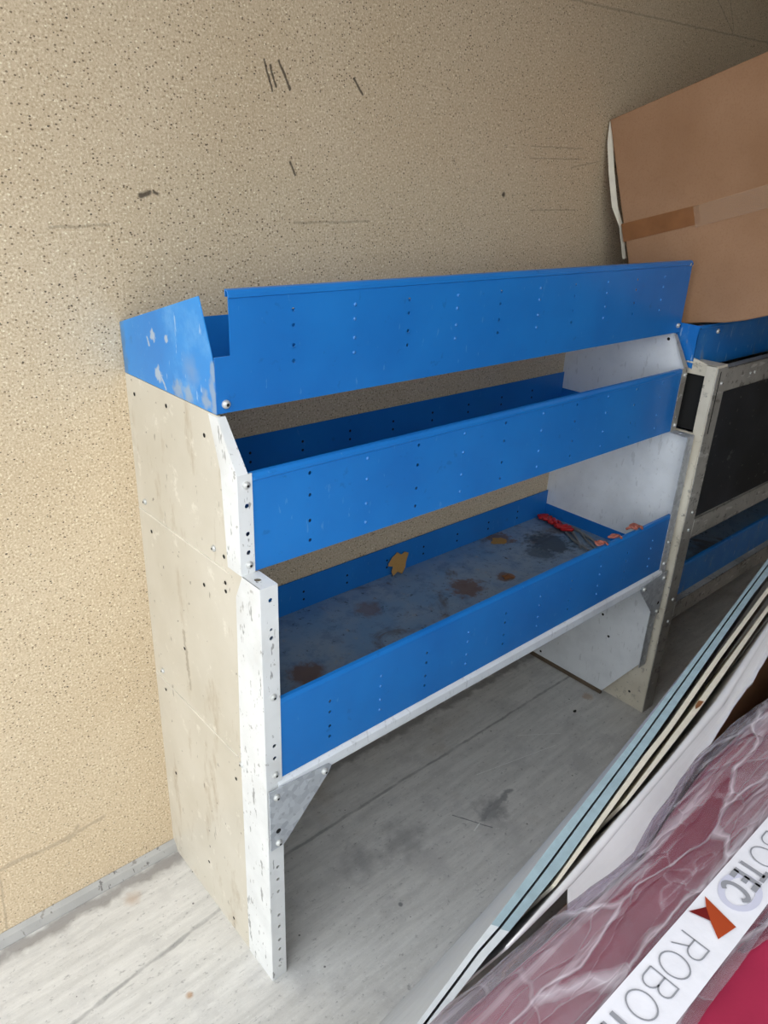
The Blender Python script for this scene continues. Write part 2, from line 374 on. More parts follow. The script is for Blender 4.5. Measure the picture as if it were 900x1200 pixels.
def plate(bm, u0, u1, v0, v1, t, holes, mp, mi=0, k=12):
    """flat sheet with real punched holes; mp(u,v,w) gives the point, w is depth 0..t"""
    cols = {}
    for u, v, r in holes: cols.setdefault(round(u, 5), []).append((v, r))
    def rect(a, b, c, d):
        if b-a < 1e-6 or d-c < 1e-6: return
        quad(bm, [mp(a,c,0), mp(b,c,0), mp(b,d,0), mp(a,d,0)], mi); quad(bm, [mp(a,c,t), mp(a,d,t), mp(b,d,t), mp(b,c,t)], mi)
    x = u0
    for uc in sorted(cols):
        hw = max(r for _, r in cols[uc])*1.6
        hw = min(hw, uc-u0-1e-5, u1-uc-1e-5)
        rect(x, uc-hw, v0, v1); y = v0
        for v, r in sorted(cols[uc]):
            rect(uc-hw, uc+hw, y, v-hw); y = v+hw
            sq, ci = [], []
            for j in range(k):
                a = 2*math.pi*(j+.5)/k; c, s = math.cos(a), math.sin(a); q = hw/max(abs(c), abs(s))
                sq.append((uc+c*q, v+s*q)); ci.append((uc+c*r, v+s*r))
            for w, rev in ((0, 0), (t, 1)):
                A = [bm.verts.new(mp(*p, w)) for p in sq]; B = [bm.verts.new(mp(*p, w)) for p in ci]
                for j in range(k):
                    L = [A[j], A[(j+1)%k], B[(j+1)%k], B[j]]
                    bm.faces.new(L[::-1] if rev else L).material_index = mi
                    # corner fill of the square between two perimeter points
                for sx, sy in ((1,1),(-1,1),(-1,-1),(1,-1)):
                    cpt = (uc+sx*hw, v+sy*hw)
                    near = sorted(range(k), key=lambda q: (sq[q][0]-cpt[0])**2+(sq[q][1]-cpt[1])**2)[:2]
                    P = [cpt, sq[near[0]], sq[near[1]]]
                    try: bm.faces.new([bm.verts.new(mp(*p, w)) for p in P]).material_index = mi
                    except Exception: pass
            for j in range(k):
                p, q = ci[j], ci[(j+1)%k]
                quad(bm, [mp(*p,0), mp(*q,0), mp(*q,t), mp(*p,t)], mi)
        rect(uc-hw, uc+hw, y, v1); x = uc+hw
    rect(x, u1, v0, v1)
    for a, b in (((u0,v0),(u1,v0)), ((u1,v0),(u1,v1)), ((u1,v1),(u0,v1)), ((u0,v1),(u0,v0))):
        quad(bm, [mp(*a,0), mp(*a,t), mp(*b,t), mp(*b,0)], mi)

def loc_of(o):
    p = Vector((0, 0, 0))
    while o is not None: p += o.location; o = o.parent
    return p
def obj(name, bm, mats, parent=None, bevel=0, smooth=False, loc=None, recalc=True):
    """bm is in world coordinates; loc (or the parent's place) becomes the object's origin"""
    if recalc: bmesh.ops.recalc_face_normals(bm, faces=bm.faces[:])
    me = bpy.data.meshes.new(name); 
    off = loc_of(parent) if parent is not None else Vector(loc or (0, 0, 0))
    bmesh.ops.translate(bm, verts=bm.verts[:], vec=-off)
    bm.to_mesh(me); bm.free()
    if smooth:
        for p in me.polygons: p.use_smooth = True
    o = bpy.data.objects.new(name, me); C.objects.link(o)
    for m in (mats if isinstance(mats, (list, tuple)) else [mats]): me.materials.append(m)
    if parent is not None: o.parent = parent
    else: o.location = off
    if bevel:
        b = o.modifiers.new('bevel', 'BEVEL'); b.width = bevel; b.segments = 2; b.limit_method = 'ANGLE'; b.angle_limit = math.radians(50)
    return o
def thing(name, label, cat, loc, group=None):
    o = bpy.data.objects.new(name, None); o.empty_display_size = .1; C.objects.link(o); o.location = loc
    return tag(o, label, cat, group)
def tag(o, label, cat, group=None):
    o['label'] = label; o['category'] = cat
    if group: o['group'] = group
    return o
def struct(name, bm, mats, **k):
    o = obj(name, bm, mats, **k); o['kind'] = 'structure'; return o
def bolt(parent, c, n, r=.0058, h=.0055, mat='steel'):
    bm = bmesh.new(); dome(bm, c, n, r, h, flange=.0); disc(bm, Vector(c)+Vector(n).normalized()*(h+.0002), n, r*.38, 1, 6)
    return obj('bolt', bm, [M[mat], M['hole']], parent, recalc=False)

# ---------------------------------------------------------------- the setting
X0, X1, Y0, H = -0.95, 4.2, -2.35, 2.25
bm = bmesh.new(); box(bm, (X0, 0, -.05), (X1, .06, H)); struct('wall_back', bm, M['wall'])
bm = bmesh.new(); box(bm, (X0, Y0, -.06), (X1, 0, 0)); struct('floor', bm, M['floor'])
bm = bmesh.new(); prism(bm, [(-.5, .06, H), (X1+.06, .06, H), (X1+.06, Y0-.06, H), (.35, Y0-.06, H), (.35, -1.35, H), (-.5, -1.35, H)], (0, 0, .06)); struct('ceiling', bm, M['ceil'])  # unseen; outline cut back so sky light reaches the floor
bm = bmesh.new(); box(bm, (X1, Y0-.06, -.06), (X1+.06, .06, H)); struct('wall_right', bm, M['innerwall'])
bm = bmesh.new(); box(bm, (.35, Y0-.06, -.06), (X1, Y0, H)); struct('wall_front', bm, M['innerwall'])  # unseen; left open at one end to let daylight onto the front boards
bm = bmesh.new(); quad(bm, [(-30, -30, -.75), (30, -30, -.75), (30, 30, -.75), (-30, 30, -.75)]); struct('ground', bm, M['ground'])
bm = bmesh.new(); prism(bm, [(X0, -.0005, 0), (X0, -.016, 0), (X0, -.010, .018), (X0, -.0005, .026)], (X1-X0, 0, 0)); struct('baseboard_back', bm, M['skirt'], bevel=.002)

# ---------------------------------------------------------------- shelving unit with the blue trays
PX, PY = .625, -.2
U = thing('shelving_unit', 'tall white shelving unit with three blue metal trays standing against the tan wall', 'shelving unit', (PX, PY, 0))
W = 1.25
D1, D2, D3 = .40, .35, .303

def side_panel(x0, x1, left):
    """sheet cheek whose front steps back twice and then slopes"""
    cut = [(0, .0), (-D1+.004, 0)] if left else [(0, .014), (-.29, .014), (-.392, .17)]
    pts = [(x0, y, z) for y, z in cut] + [(x0, y, z) for y, z in [(-D1+.004, .8425), (-D2+.002, .8425), (-D2+.002, 1.0), (-D3, 1.075), (0, 1.075)]]
    bm = bmesh.new(); prism(bm, pts, (x1-x0, 0, 0)); return bm
# left cheek
left_bm = side_panel(.001, .005, True)
bmesh.ops.recalc_face_normals(left_bm, faces=left_bm.faces[:])
for y, z in ((-.03, 1.045), (-.145, 1.052), (-.262, 1.036), (-.045, .80), (-.30, .855), (-.30, .81), (-.139, .604), (-.30, .795), (-.04, .455), (-.23, .775), (-.17, .105), (-.26, .03), (-.30, .42), (-.05, .25)):
    disc(left_bm, (.0004, y, z), (-1, 0, 0), .0035, 1)
lp = obj('side_panel', left_bm, [M['cream'], M['hole']], U, recalc=False)
for z, y1 in ((.477, -.312), (.832, -.312)):
    bm = bmesh.new(); box(bm, (-.0005, y1, z-.0012), (.0009, -.002, z+.0012)); obj('panel_seam', bm, M['seam'], lp)
for y, z in ((-.03, .852), (-.27, .857), (-.035, .497), (-.322, .468)): bolt(lp, (.0008, y, z), (-1, 0, 0), .0055, .004)
# left front post, lower: white angle with punched front flange
T = .0016
post = bmesh.new()
hl = [(.017, z, .0034) for z in (.045, .075, .10, .135, .165, .225, .255, .285)] + [(.017, z, .0036) for z in (.527, .552, .755, .82)] + [(.017, .77, .0024)]
plate(post, 0, .030, 0, .843, T, [h for h in hl], lambda u, v, w: (u, -D1+w, v))
pb = [(0, -.318, 0), (0, -D1+T, 0), (0, -D1+T, .843), (0, -.318, .843)]
pp = [(0, -D1+T, 0), (0, -D1+T, .843), (0, -.352, .843), (0, -.332, .80), (0, -.322, .50), (0, -.318, 0)]
prism(post, [(x-.0004, y, z) for x, y, z in pp], (T, 0, 0))
plate(post, 0, .030, -D1+T, -D2, T, [(.014, -.372, .0055)], lambda u, v, w: (u, v, .843-w))
lowp = obj('front_post', post, [M['white']], U)
post = bmesh.new()
plate(post, 0, .024, .843, 1.0, T, [(.014, z, .0036) for z in (.878, .908, .952)], lambda u, v, w: (u, -D2+w, v))
prism(post, [(-.0004, -D2+T, .843), (-.0004, -D2+T, 1.0), (-.0004, -D3, 1.073), (-.0004, -D3+.024, 1.073), (-.0004, -D2+.045, .995), (-.0004, -D2+.038, .843)], (T, 0, 0))
prism(post, [(0, -D2, .999), (.018, -D2, .999), (.012, -D3-.003, 1.073), (0, -D3-.003, 1.073)], (0, .0016, .0006))
upp = obj('front_post', post, [M['white']], U)
for z in (.493, .648): bolt(lowp, (.017, -D1, z), (0, -1, 0))
for z in (.858, .984): bolt(upp, (.014, -D2, z), (0, -1, 0))
# right cheek and its posts
right_bm = side_panel(W-.008, W-.004, False); bmesh.ops.recalc_face_normals(right_bm, faces=right_bm.faces[:])
for y, z in ((-.29, 1.06), (-.16, .22), (-.25, .26), (-.10, .30), (-.06, .03), (-.28, .20), (-.02, 1.0)):
    disc(right_bm, (W-.0084, y, z), (-1, 0, 0), .004, 1)
rp = obj('side_panel', right_bm, [M['whiteclean'], M['hole']], U, recalc=False)
post = bmesh.new()
plate(post, W-.033, W, .168, .843, T, [(W-.017, z, .0034) for z in (.20, .25, .30, .527, .60, .66, .72, .80)], lambda u, v, w: (u, -D1+w, v))
plate(post, W-.033, W, -D1+T, -D2, T, [(W-.017, -.372, .0055)], lambda u, v, w: (u, v, .843-w))
lowr = obj('front_post', post, [M['galv']], U)
post = bmesh.new()
plate(post, W-.024, W, .843, 1.0, T, [(W-.012, z, .0034) for z in (.878, .93)], lambda u, v, w: (u, -D2+w, v))
prism(post, [(W, -D2, .999), (W-.018, -D2, .999), (W-.012, -D3-.003, 1.073), (W, -D3-.003, 1.073)], (0, .0016, .0006))
uppr = obj('front_post', post, [M['alu']], U)
for z in (.493, .555): bolt(lowr, (W-.017, -D1, z), (0, -1, 0))
for z in (.858, .984): bolt(uppr, (W-.012, -D2, z), (0, -1, 0))
bm = bmesh.new(); box(bm, (W-.010, -.288, 0.0005), (W-.002, -.005, .0138)); obj('base_strip', bm, M['wood'], U)

def cols(x0, x1, n): return [x0+(x1-x0)*i/(n-1) for i in range(n)]
def front_board(tray, xa, xb, y, za, zb, colx, zr, notch=None, hemdir=1):
    """sheet front with a folded top hem, punched holes and rivets in alternate columns"""
    bm = bmesh.new(); t = .0014
    holes = [(x, za+(zb-za)*q, .0030) for i, x in enumerate(colx) if i % 2 == 0 for q in zr]
    if notch:
        nx, nz = notch
        plate(bm, xa, xb, za, nz, t, [h for h in holes if h[1] < nz-.006], lambda u, v, w: (u, y+w, v))
        plate(bm, nx, xb, nz, zb-.012, t, [h for h in holes if h[1] > nz-.006], lambda u, v, w: (u, y+w, v)); xh = nx
    else:
        plate(bm, xa, xb, za, zb-.012, t, holes, lambda u, v, w: (u, y+w, v)); xh = xa
    # hem: small step out, rounded over, back down inside
    pr = [(y, zb-.012), (y-.0022, zb-.0105), (y-.0018, zb-.006), (y+.002, zb-.0012), (y+.0075, zb), (y+.0085, zb-.001), (y+.0085, zb-.010), (y+.0070, zb-.010), (y+.0068, zb-.0022), (y+.003, zb-.003), (y+.0014, zb-.008), (y+.0014, zb-.012)]
    prism(bm, [(xh, a, b) for a, b in pr], (xb-xh, 0, 0))
    o = obj('front_board', bm, M['blue'], tray)
    first = None
    for i, x in enumerate(colx):
        if i % 2:
            for q in zr:
                if first is None:
                    bm = bmesh.new(); dome(bm, (PX, PY, 0), (0, -1, 0), .0031, .0020, k=8, rings=2); first = rv = obj('rivet', bm, M['rivetblue'], tray, recalc=False)
                else:
                    rv = first.copy(); C.objects.link(rv); rv.parent = tray
                rv.location = Vector((x-PX, y-PY, za+(zb-za)*q))
    return o
def tray_shell(xa, xb, yf, z, back_h, lip, mat_floor='tray', side_h=0):
    t = thing_part('shelf_tray')
    bm = bmesh.new(); box(bm, (xa, yf+.0016, z-.0015), (xb, -.004, z)); obj('tray_floor', bm, M[mat_floor], t)
    bm = bmesh.new(); box(bm, (xa, -.0055, z-.0015), (xb, -.004, z+back_h)); 
    for i in range(9):
        disc(bm, (xa+.1+i*.125, -.0057, z+back_h*.55), (0, -1, 0), .003, 1); disc(bm, (xa+.1+i*.125, -.0057, z+back_h*.30), (0, -1, 0), .003, 1)
    obj('back_board', bm, [M['blue'], M['hole']], t, recalc=False)
    for x in (xa, xb-.0015):
        bm = bmesh.new(); box(bm, (x, yf+.002, z), (x+.0015, -.006, z+lip)); obj('end_lip', bm, M['blue'], t)
    return t
def thing_part(name):
    o = bpy.data.objects.new(name, None); C.objects.link(o); o.parent = U; o.empty_display_size = .05; return o

# lower tray
t3 = tray_shell(.006, W-.0085, -.398, .492, .078, .035)
front_board(t3, .024, W-.026, -.3975, .478, .635, cols(.13, 1.15, 10), (.2, .34, .53, .67))
# middle tray
t2 = tray_shell(.006, W-.0085, -.348, .8475, .075, .03, 'blue')
front_board(t2, .022, W-.020, -.3475, .843, .9985, cols(.126, 1.145, 10), (.14, .355, .63, .86))
# top tray: worn trapezoid end, taller back end, notched front board
t1 = tray_shell(.004, W+.006, -.302, 1.0785, .077, .002, 'blue')
front_board(t1, 0, W+.010, -.3045, 1.0775, 1.243, cols(.129, 1.145, 10), (.36, .50, .67, .80), notch=(.025, 1.156))
for k, xs in enumerate((0.0, W+.0045)):
    bm = bmesh.new()
    prism(bm, [(xs, -.003, 1.0765), (xs, -.3025, 1.0765), (xs, -.3025, 1.142), (xs, -.297, 1.158), (xs, -.270, 1.232), (xs, -.001, 1.158)] if k == 0 else
              [(xs, -.003, 1.0765), (xs, -.3025, 1.0765), (xs, -.3025, 1.10), (xs, -.001, 1.10)], (.0015, 0, 0))
    obj('end_plate', bm, M['endplate' if k == 0 else 'blue'], t1)
bolt(t1, (.014, -.3045, 1.090), (0, -1, 0), .0065, .006); bolt(t1, (W-.004, -.3045, 1.094), (0, -1, 0), .006, .006); bolt(t1, (W+.0, -.3045, 1.234), (0, -1, 0), .004, .003)
# cross channel under the lower tray
bm = bmesh.new()
prism(bm, [(.022, -.4005, .474), (.022, -.4035, .470), (.022, -.4035, .452), (.022, -.4005, .447), (.022, -.375, .447), (.022, -.375, .449), (.022, -.399, .449), (.022, -.401, .454), (.022, -.401, .468), (.022, -.395, .4745), (.022, -.375, .4745), (.022, -.375, .4765), (.022, -.397, .4765)], (W-.044, 0, 0))
obj('cross_channel', bm, M['whiteclean'], U)
# gusset plates
for sgn, xb in ((1, 0.0), (-1, W)):
    X = lambda u: xb+sgn*u
    bm = bmesh.new()
    pts = [(X(.0), -.4045, .469), (X(.022), -.4045, .467), (X(.122), -.4045, .461), (X(.128), -.4045, .455), (X(.122), -.4045, .442), (X(.034), -.4045, .345), (X(.026), -.4045, .338), (X(.0), -.4045, .338)]
    prism(bm, pts, (0, -.0022, 0))
    g = obj('gusset_plate', bm, M['galv'], U, bevel=.0008)
    for u, z in ((.014, .452), (.112, .450), (.016, .350)): bolt(g, (X(u), -.4067, z), (0, -1, 0), .0062, .006)
    bm = bmesh.new(); disc(bm, (X(.016), -.4070, .376), (0, -1, 0), .005, 0, 12); obj('punched_hole', bm, M['hole'], g, recalc=False)

# ---------------------------------------------------------------- second shelving unit
VX = 1.264
V = thing('shelving_unit', 'worn shelving unit with black front board and cream post, under the cardboard box', 'shelving unit', (1.9, -.21, 0))
VR = 2.55
bm = bmesh.new()
prism(bm, [(VX, -.004, 0), (VX, -.404, 0), (VX, -.404, .843), (VX, -.336, .843), (VX, -.336, .985), (VX, -.396, .985), (VX, -.396, 1.012), (VX, -.34, 1.025), (VX, -.004, 1.06)], (.005, 0, 0))
vp = obj('side_panel', bm, M['chipped'], V)
bm = bmesh.new(); disc(bm, (VX-.0004, -.365, .045), (-1, 0, 0), .004); obj('punched_hole', bm, M['hole'], vp, recalc=False)
bm = bmesh.new()
box(bm, (VX-.002, -.415, 0), (VX+.002, -.388, 1.014)); box(bm, (VX-.002, -.4155, 0), (VX+.050, -.412, 1.014))
box(bm, (VX-.002, -.415, 1.010), (VX+.050, -.335, 1.014))
for z in (.345, .61): box(bm, (VX-.0035, -.4172, z), (VX+.051, -.386, z+.003))
vpost = obj('front_post', bm, M['chipped'], V, bevel=.0012)
bm = bmesh.new(); box(bm, (VX-.0005, -.4176, .0005), (VX+.051, -.4158, 1.008))
obj('shade_strip', bm, M['alu'], vpost)  # added grey strip; puts the shade on the post's front face into colour
for z in (.30, .37, .58, .63, .97): bolt(vpost, (VX+.03, -.4176, z), (0, -1, 0), .005, .004)
for x, w in ((VR-.036, .036),):
    bm = bmesh.new(); box(bm, (VR-.005, -.41, 0), (VR, -.004, 1.06)); obj('side_panel', bm, M['chipped'], V)
    bm = bmesh.new(); box(bm, (x, -.416, 0), (x+w, -.404, 1.014)); obj('front_post', bm, M['chipped'], V)
def rail(z0, z1, y0=-.4165, y1=-.392):
    bm = bmesh.new(); box(bm, (VX+.051, y0, z0), (VR-.037, y0+.003, z1)); box(bm, (VX+.051, y0, z1-.003), (VR-.037, y1, z1)); box(bm, (VX+.051, y0, z0), (VR-.037, y1, z0+.003))
    return obj('cross_rail', bm, M['alu'], V, bevel=.001)
r1 = rail(.945, 1.005); rail(.548, .606, -.4185, -.375); rail(.298, .352, -.4185, -.385)
for x in (1.45, 1.475, 1.9): bolt(r1, (x, -.4165, .975), (0, -1, 0), .004, .003)
bm = bmesh.new(); box(bm, (VX+.014, -.418, .845), (VX+.018, -.20, 1.0)); obj('dark_void_sheet', bm, M['hole'], V)  # added dark sheet; stands in for the unlit interior behind the side opening
bm = bmesh.new(); box(bm, (VX+.040, -.412, .600), (VR-.037, -.406, .948)); obj('black_board', bm, M['black'], V)
def vtray(z, yf, zf0, zf1, back):
    t = bpy.data.objects.new('shelf_tray', None); C.objects.link(t); t.parent = V
    bm = bmesh.new(); box(bm, (VX+.006, yf+.002, z-.0015), (VR-.006, -.005, z)); obj('tray_floor', bm, M['tray'], t)
    bm = bmesh.new(); box(bm, (VX+.006, -.006, z), (VR-.006, -.0045, z+back)); obj('back_board', bm, M['blue'], t)
    bm = bmesh.new(); box(bm, (VX+.006 if yf < -.39 else VX-.001, yf, zf0), (VR-.006, yf+.0015, zf1-.008))
    prism(bm, [(VX+.006, yf, zf1-.008), (VX+.006, yf-.002, zf1-.006), (VX+.006, yf, zf1), (VX+.006, yf+.008, zf1), (VX+.006, yf+.008, zf1-.002), (VX+.006, yf+.0015, zf1-.004)], (VR-VX-.012, 0, 0))
    obj('front_board', bm, M['blueworn'], t); return t
vtray(.376, -.398, .352, .450, .08)
vtray(.63, -.398, .61, .70, .08)
vt = vtray(1.034, -.352, .995, 1.098, .06)
bm = bmesh.new(); prism(bm, [(VX-.001, -.004, 1.028), (VX-.001, -.351, .997), (VX-.001, -.353, 1.098), (VX-.001, -.004, 1.108)], (.0015, 0, 0))
obj('end_plate', bm, M['blueworn'], vt)
bolt(vt, (1.36, -.352, 1.078), (0, -1, 0), .006, .005)

# ---------------------------------------------------------------- cardboard box tipped back on the second unit
P0 = Vector((1.282, -.008, 1.544)); A = -Vector((.046, .954, -.296)).normalized(); B = Vector((-.057, .298, .953)); B = (B-A*B.dot(A)).normalized(); N = B.cross(A)
if N.x > 0: N = -N                                     # N points out of the face we see, A towards the front, B up
BX = thing('cardboard_box', 'large brown cardboard box tipped against the wall on the right-hand shelving unit', 'box', P0-B*.52)
fp = lambda a, b, d=0: P0+A*a+B*b+N*d
LA, HB, DP = .66, .522, .60
bm = bmesh.new()
nseg = 14
# face with a slightly sagging lower edge, then the rest of the carton
def carton_ring(d, sag):
    r = []
    for i in range(nseg+1): a = LA*i/nseg; r.append(fp(a, 0+.0*a, d))
    for i in range(nseg, -1, -1):
        a = LA*i/nseg; r.append(fp(a, -HB-sag*(.06*max(0, a-.15)**1.0+.004*math.sin(a*31)), d))
    return r
rings = [carton_ring(-.004, 1), carton_ring(0, 1), carton_ring(-.02, .8), carton_ring(-DP, 0)]
rings = [carton_ring(0, 1), carton_ring(-.03, .7), carton_ring(-DP, 0)]
rv = [[bm.verts.new(p) for p in r] for r in rings]
k = len(rv[0])
bm.faces.new(rv[0]); bm.faces.new(rv[-1][::-1])
for a, b in zip(rv, rv[1:]):
    for i in range(k): bm.faces.new([a[i], b[i], b[(i+1)%k], a[(i+1)%k]])
obj('carton', bm, M['card'], BX, bevel=.004)
bm = bmesh.new(); prism(bm, [fp(-.004, -.246, .001), fp(.204, -.254, .001), fp(.203, -.296, .001), fp(-.004, -.290, .001)], N*.0006); obj('brown_tape', bm, M['browntape'], BX)
bm = bmesh.new()
for i in range(26):
    a0, a1 = .19+i*.018, .19+(i+1)*.018
    w = lambda a: .0012+.0012*abs(math.sin(a*70))+.001*math.sin(a*23)
    for j in range(4):
        b0, b1 = -.254-.012*j, -.254-.012*(j+1)
        ww = lambda a, b: w(a)+.0012*abs(math.sin(b*260+a*11))
        quad(bm, [fp(a0, b0, ww(a0, b0)), fp(a1, b0, ww(a1, b0)), fp(a1, b1, ww(a1, b1)), fp(a0, b1, ww(a0, b1))])
bmesh.ops.remove_doubles(bm, verts=bm.verts[:], dist=1e-6)
obj('clear_tape', bm, M['cleartape'], BX, smooth=True)
bm = bmesh.new()                                       # torn pale flap curling off the wall-side edge
fl = [(0, -.004, -.002), (-.010, -.05, .004), (-.016, -.12, .006), (-.020, -.20, .005), (-.009, -.25, .001), (-.015, -.33, -.004)]
for (a, b, d), (a2, b2, d2) in zip(fl, fl[1:]):
    prism(bm, [fp(a+.006 if b > -.23 else a, b, d-.012), fp(a-.002, b, d), fp(a2-.002, b2, d2), fp(a2+.006 if b2 > -.23 else a2, b2, d2-.012)], N*-.002)
obj('torn_flap', bm, M['creamsheet'], BX)

# ---------------------------------------------------------------- leaning sheets, front right
def lean(x): return Vector((.02, .292-.078*x, -.70))/.70     # per metre of drop; the stack twists a little along its length
def sheet(name, label, cat, Lp, Rp, z, mats, zdrop=None, group=None, white_from=None, bend=None):
    """board whose top edge lies between the polylines Lp and Rp, leaning towards the viewer"""
    n = 40
    def along(P, t):
        ln = [0]
        for p, q in zip(P, P[1:]): ln.append(ln[-1]+math.dist(p, q))
        s = t*ln[-1]
        for i in range(len(P)-1):
            if s <= ln[i+1]+1e-9:
                f = (s-ln[i])/(ln[i+1]-ln[i]); return Vector((P[i][0]+(P[i+1][0]-P[i][0])*f, P[i][1]+(P[i+1][1]-P[i][1])*f))
        return Vector(P[-1])
    zd = z if zdrop is None else zdrop
    bm = bmesh.new(); rows = []
    for i in range(n+1):
        a = along(Lp, i/n); b = along(Rp, i/n)
        jig = .0008*noise.noise((a.x*60, 3.1, len(label)))
        zt = z+jig
        lo = lean(a.x)*zd
        rows.append([bm.verts.new((a.x, a.y, zt)), bm.verts.new((b.x, b.y, zt)), bm.verts.new((b.x+lo.x, b.y+lo.y, z-zd+.0006)), bm.verts.new((a.x+lo.x, a.y+lo.y, z-zd+.0006))])
    for i in range(n):
        r, s = rows[i], rows[i+1]
        for q in range(4):
            f = bm.faces.new([r[q], s[q], s[(q+1)%4], r[(q+1)%4]])
            xm = (r[0].co.x+s[0].co.x)/2
            f.material_index = (2 if (white_from is not None and xm < white_from) else 1) if q == 0 else 0
    bm.faces.new(rows[0]); bm.faces.new(rows[-1][::-1])
    c = Vector((sum(v.co.x for r in rows for v in r)/(4*len(rows)), rows[n//2][2].co.y, 0))
    return tag(obj(name, bm, mats, None, loc=c), label, cat, group)
S1L = [(1.147, -.688), (.814, -.7475), (.322, -.8335), (.074, -.873), (-.036, -.893), (-.081, -.9), (-.129, -.909), (-.174, -.917), (-.26, -.932)]
S1R = [(1.155, -.694), (.82, -.7515), (.322, -.841), (.155, -.869), (.04, -.889), (-.041, -.9015), (-.078, -.905), (-.124, -.913), (-.171, -.921), (-.257, -.936)]
S2L = [(x, y-.0022) for x, y in S1R]
S2R = [(1.174, -.706), (.834, -.7605), (.33, -.852), (.183, -.877), (.061, -.899), (-.035, -.911), (-.072, -.914), (-.121, -.921), (-.169, -.928), (-.255, -.943)]
sm = [M['sheetface'], M['sheetblue'], M['sheetwhite']]
sheet('board_sheet', 'pale blue-edged board leaning in front, the one nearest the shelving unit', 'board', S1L, S1R, .70, sm, white_from=-.035, group='pale blue-edged boards')
sheet('board_sheet', 'pale blue-edged board leaning second in the stack, beside the cream boards', 'board', S2L, S2R, .699, sm, white_from=-.045, group='pale blue-edged boards')
C1L = [(1.173, -.721), (.85, -.771), (.599, -.811), (.366, -.852), (.298, -.861), (.193, -.879), (.108, -.8935), (.038, -.906)]
C1R = [(1.181, -.728), (.856, -.777), (.606, -.817), (.368, -.8585), (.297, -.8685), (.192, -.885), (.108, -.8985), (.038, -.9095)]
sheet('board_sheet', 'thin cream board leaning upright just behind the blue-edged pair', 'board', C1L, C1R, .70, [M['creamsheet'], M['creamsheet'], M['creamsheet']], group='cream and white boards')
C2L = [(1.152, -.746), (.833, -.793), (.455, -.8515), (.35, -.8665), (.294, -.8755), (.2, -.889)]
C2R = [(1.152, -.757), (.808, -.803), (.453, -.860), (.345, -.8745), (.291, -.8815), (.2, -.893)]
c2 = sheet('board_sheet', 'cream board with a rust blotch on its edge, next to the white card', 'board', C2L, C2R, .70, [M['creamsheet'], M['creamsheet'], M['creamsheet']], group='cream and white boards')
bm = bmesh.new(); prism(bm, [(.462, -.8507, .7004), (.447, -.8535, .7004), (.440, -.8575, .7004), (.452, -.8585, .7004), (.466, -.8565, .7004)], (0, 0, .0008)); obj('rust_blotch', bm, M['browntape'], c2)
W1L = [(1.091, -.771), (.781, -.818), (.495, -.864), (.313, -.8855), (.263, -.890), (.168, -.8985), (.086, -.9065), (.002, -.9145), (-.057, -.9195)]
W1M = [(1.08, -.780), (.762, -.826), (.488, -.871), (.30, -.8915), (.255, -.8955), (.166, -.9035), (.085, -.9115), (.004, -.9175), (-.0565, -.9215)]
W1R = [(1.066, -.789), (.74, -.834), (.481, -.880), (.279, -.8985), (.243, -.902), (.162, -.910), (.082, -.918), (.007, -.922), (-.056, -.9235)]
# white card with a flap folded over towards the viewer
fc = thing('card_sheet', 'white card with a ragged wide flap folded over, in front of the dark red package', 'board', (.5, -.70, 0), 'cream and white boards')
bm = bmesh.new(); n = 30
def interp(P, t):
    ln = [0]
    for p, q in zip(P, P[1:]): ln.append(ln[-1]+math.dist(p, q))
    s = t*ln[-1]
    for i in range(len(P)-1):
        if s <= ln[i+1]+1e-9:
            f = (s-ln[i])/(ln[i+1]-ln[i]); return Vector((P[i][0]+(P[i+1][0]-P[i][0])*f, P[i][1]+(P[i+1][1]-P[i][1])*f))
    return Vector(P[-1])
rows = []
for i in range(n+1):
    a = interp(W1L, i/n); b = interp(W1R, i/n); lo = lean(a.x)*.70
    m1 = a.lerp(b, .2); m2 = a.lerp(b, .6)
    rows.append([bm.verts.new(p) for p in ((a.x, a.y, .697), (m1.x, m1.y, .7015), (m2.x, m2.y, .7028), (b.x, b.y, .7015), (b.x+lo.x, b.y+lo.y, .002), (a.x+lo.x, a.y+lo.y, .002))])
for r, s in zip(rows, rows[1:]):
    for q in range(6): bm.faces.new([r[q], s[q], s[(q+1)%6], r[(q+1)%6]]).smooth = q < 3
bm.faces.new(rows[0]); bm.faces.new(rows[-1][::-1])
obj('standing_panel', bm, M['whitecard'], fc)
FI = [(1.3, -.754), (1.066, -.789), (.74, -.834), (.481, -.880), (.279, -.8985), (.243, -.902), (.162, -.910), (.082, -.918), (.045, -.920)]
FO = [(1.3, -.795), (.928, -.831), (.667, -.864), (.583, -.879), (.491, -.890), (.433, -.900), (.343, -.914), (.254, -.929), (.154, -.946), (.05, -.945), (.019, -.941)]
bm = bmesh.new(); n = 60; top = []; bot = []
for i in range(n+1):
    a = interp(FI, i/n); b = interp(FO, i/n); b = b+Vector((0, .0025*noise.noise((i*.9, 0, 5.)) if b.x > .40 else 0))
    rt, rb = [], []
    for j in range(7):
        f = j/6; p = a.lerp(b, f); z = .701-.004*math.sin(f*math.pi)*1.0-.001*f
        rt.append(bm.verts.new((p.x, p.y, z))); rb.append(bm.verts.new((p.x, p.y, z-.0035)))
    top.append(rt); bot.append(rb)
for i in range(n):
    for j in range(6):
        bm.faces.new([top[i][j], top[i+1][j], top[i+1][j+1], top[i][j+1]]); bm.faces.new([bot[i][j], bot[i][j+1], bot[i+1][j+1], bot[i+1][j]]).material_index = 1
    bm.faces.new([top[i][6], top[i+1][6], bot[i+1][6], bot[i][6]]).material_index = 0
    bm.faces.new([top[i][0], bot[i][0], bot[i+1][0], top[i+1][0]])
for i in (0, n):
    for j in range(6): bm.faces.new([top[i][j], top[i][j+1], bot[i][j+1], bot[i][j]])
obj('folded_flap', bm, [M['whitecard'], M['darkcard']], fc, smooth=False)
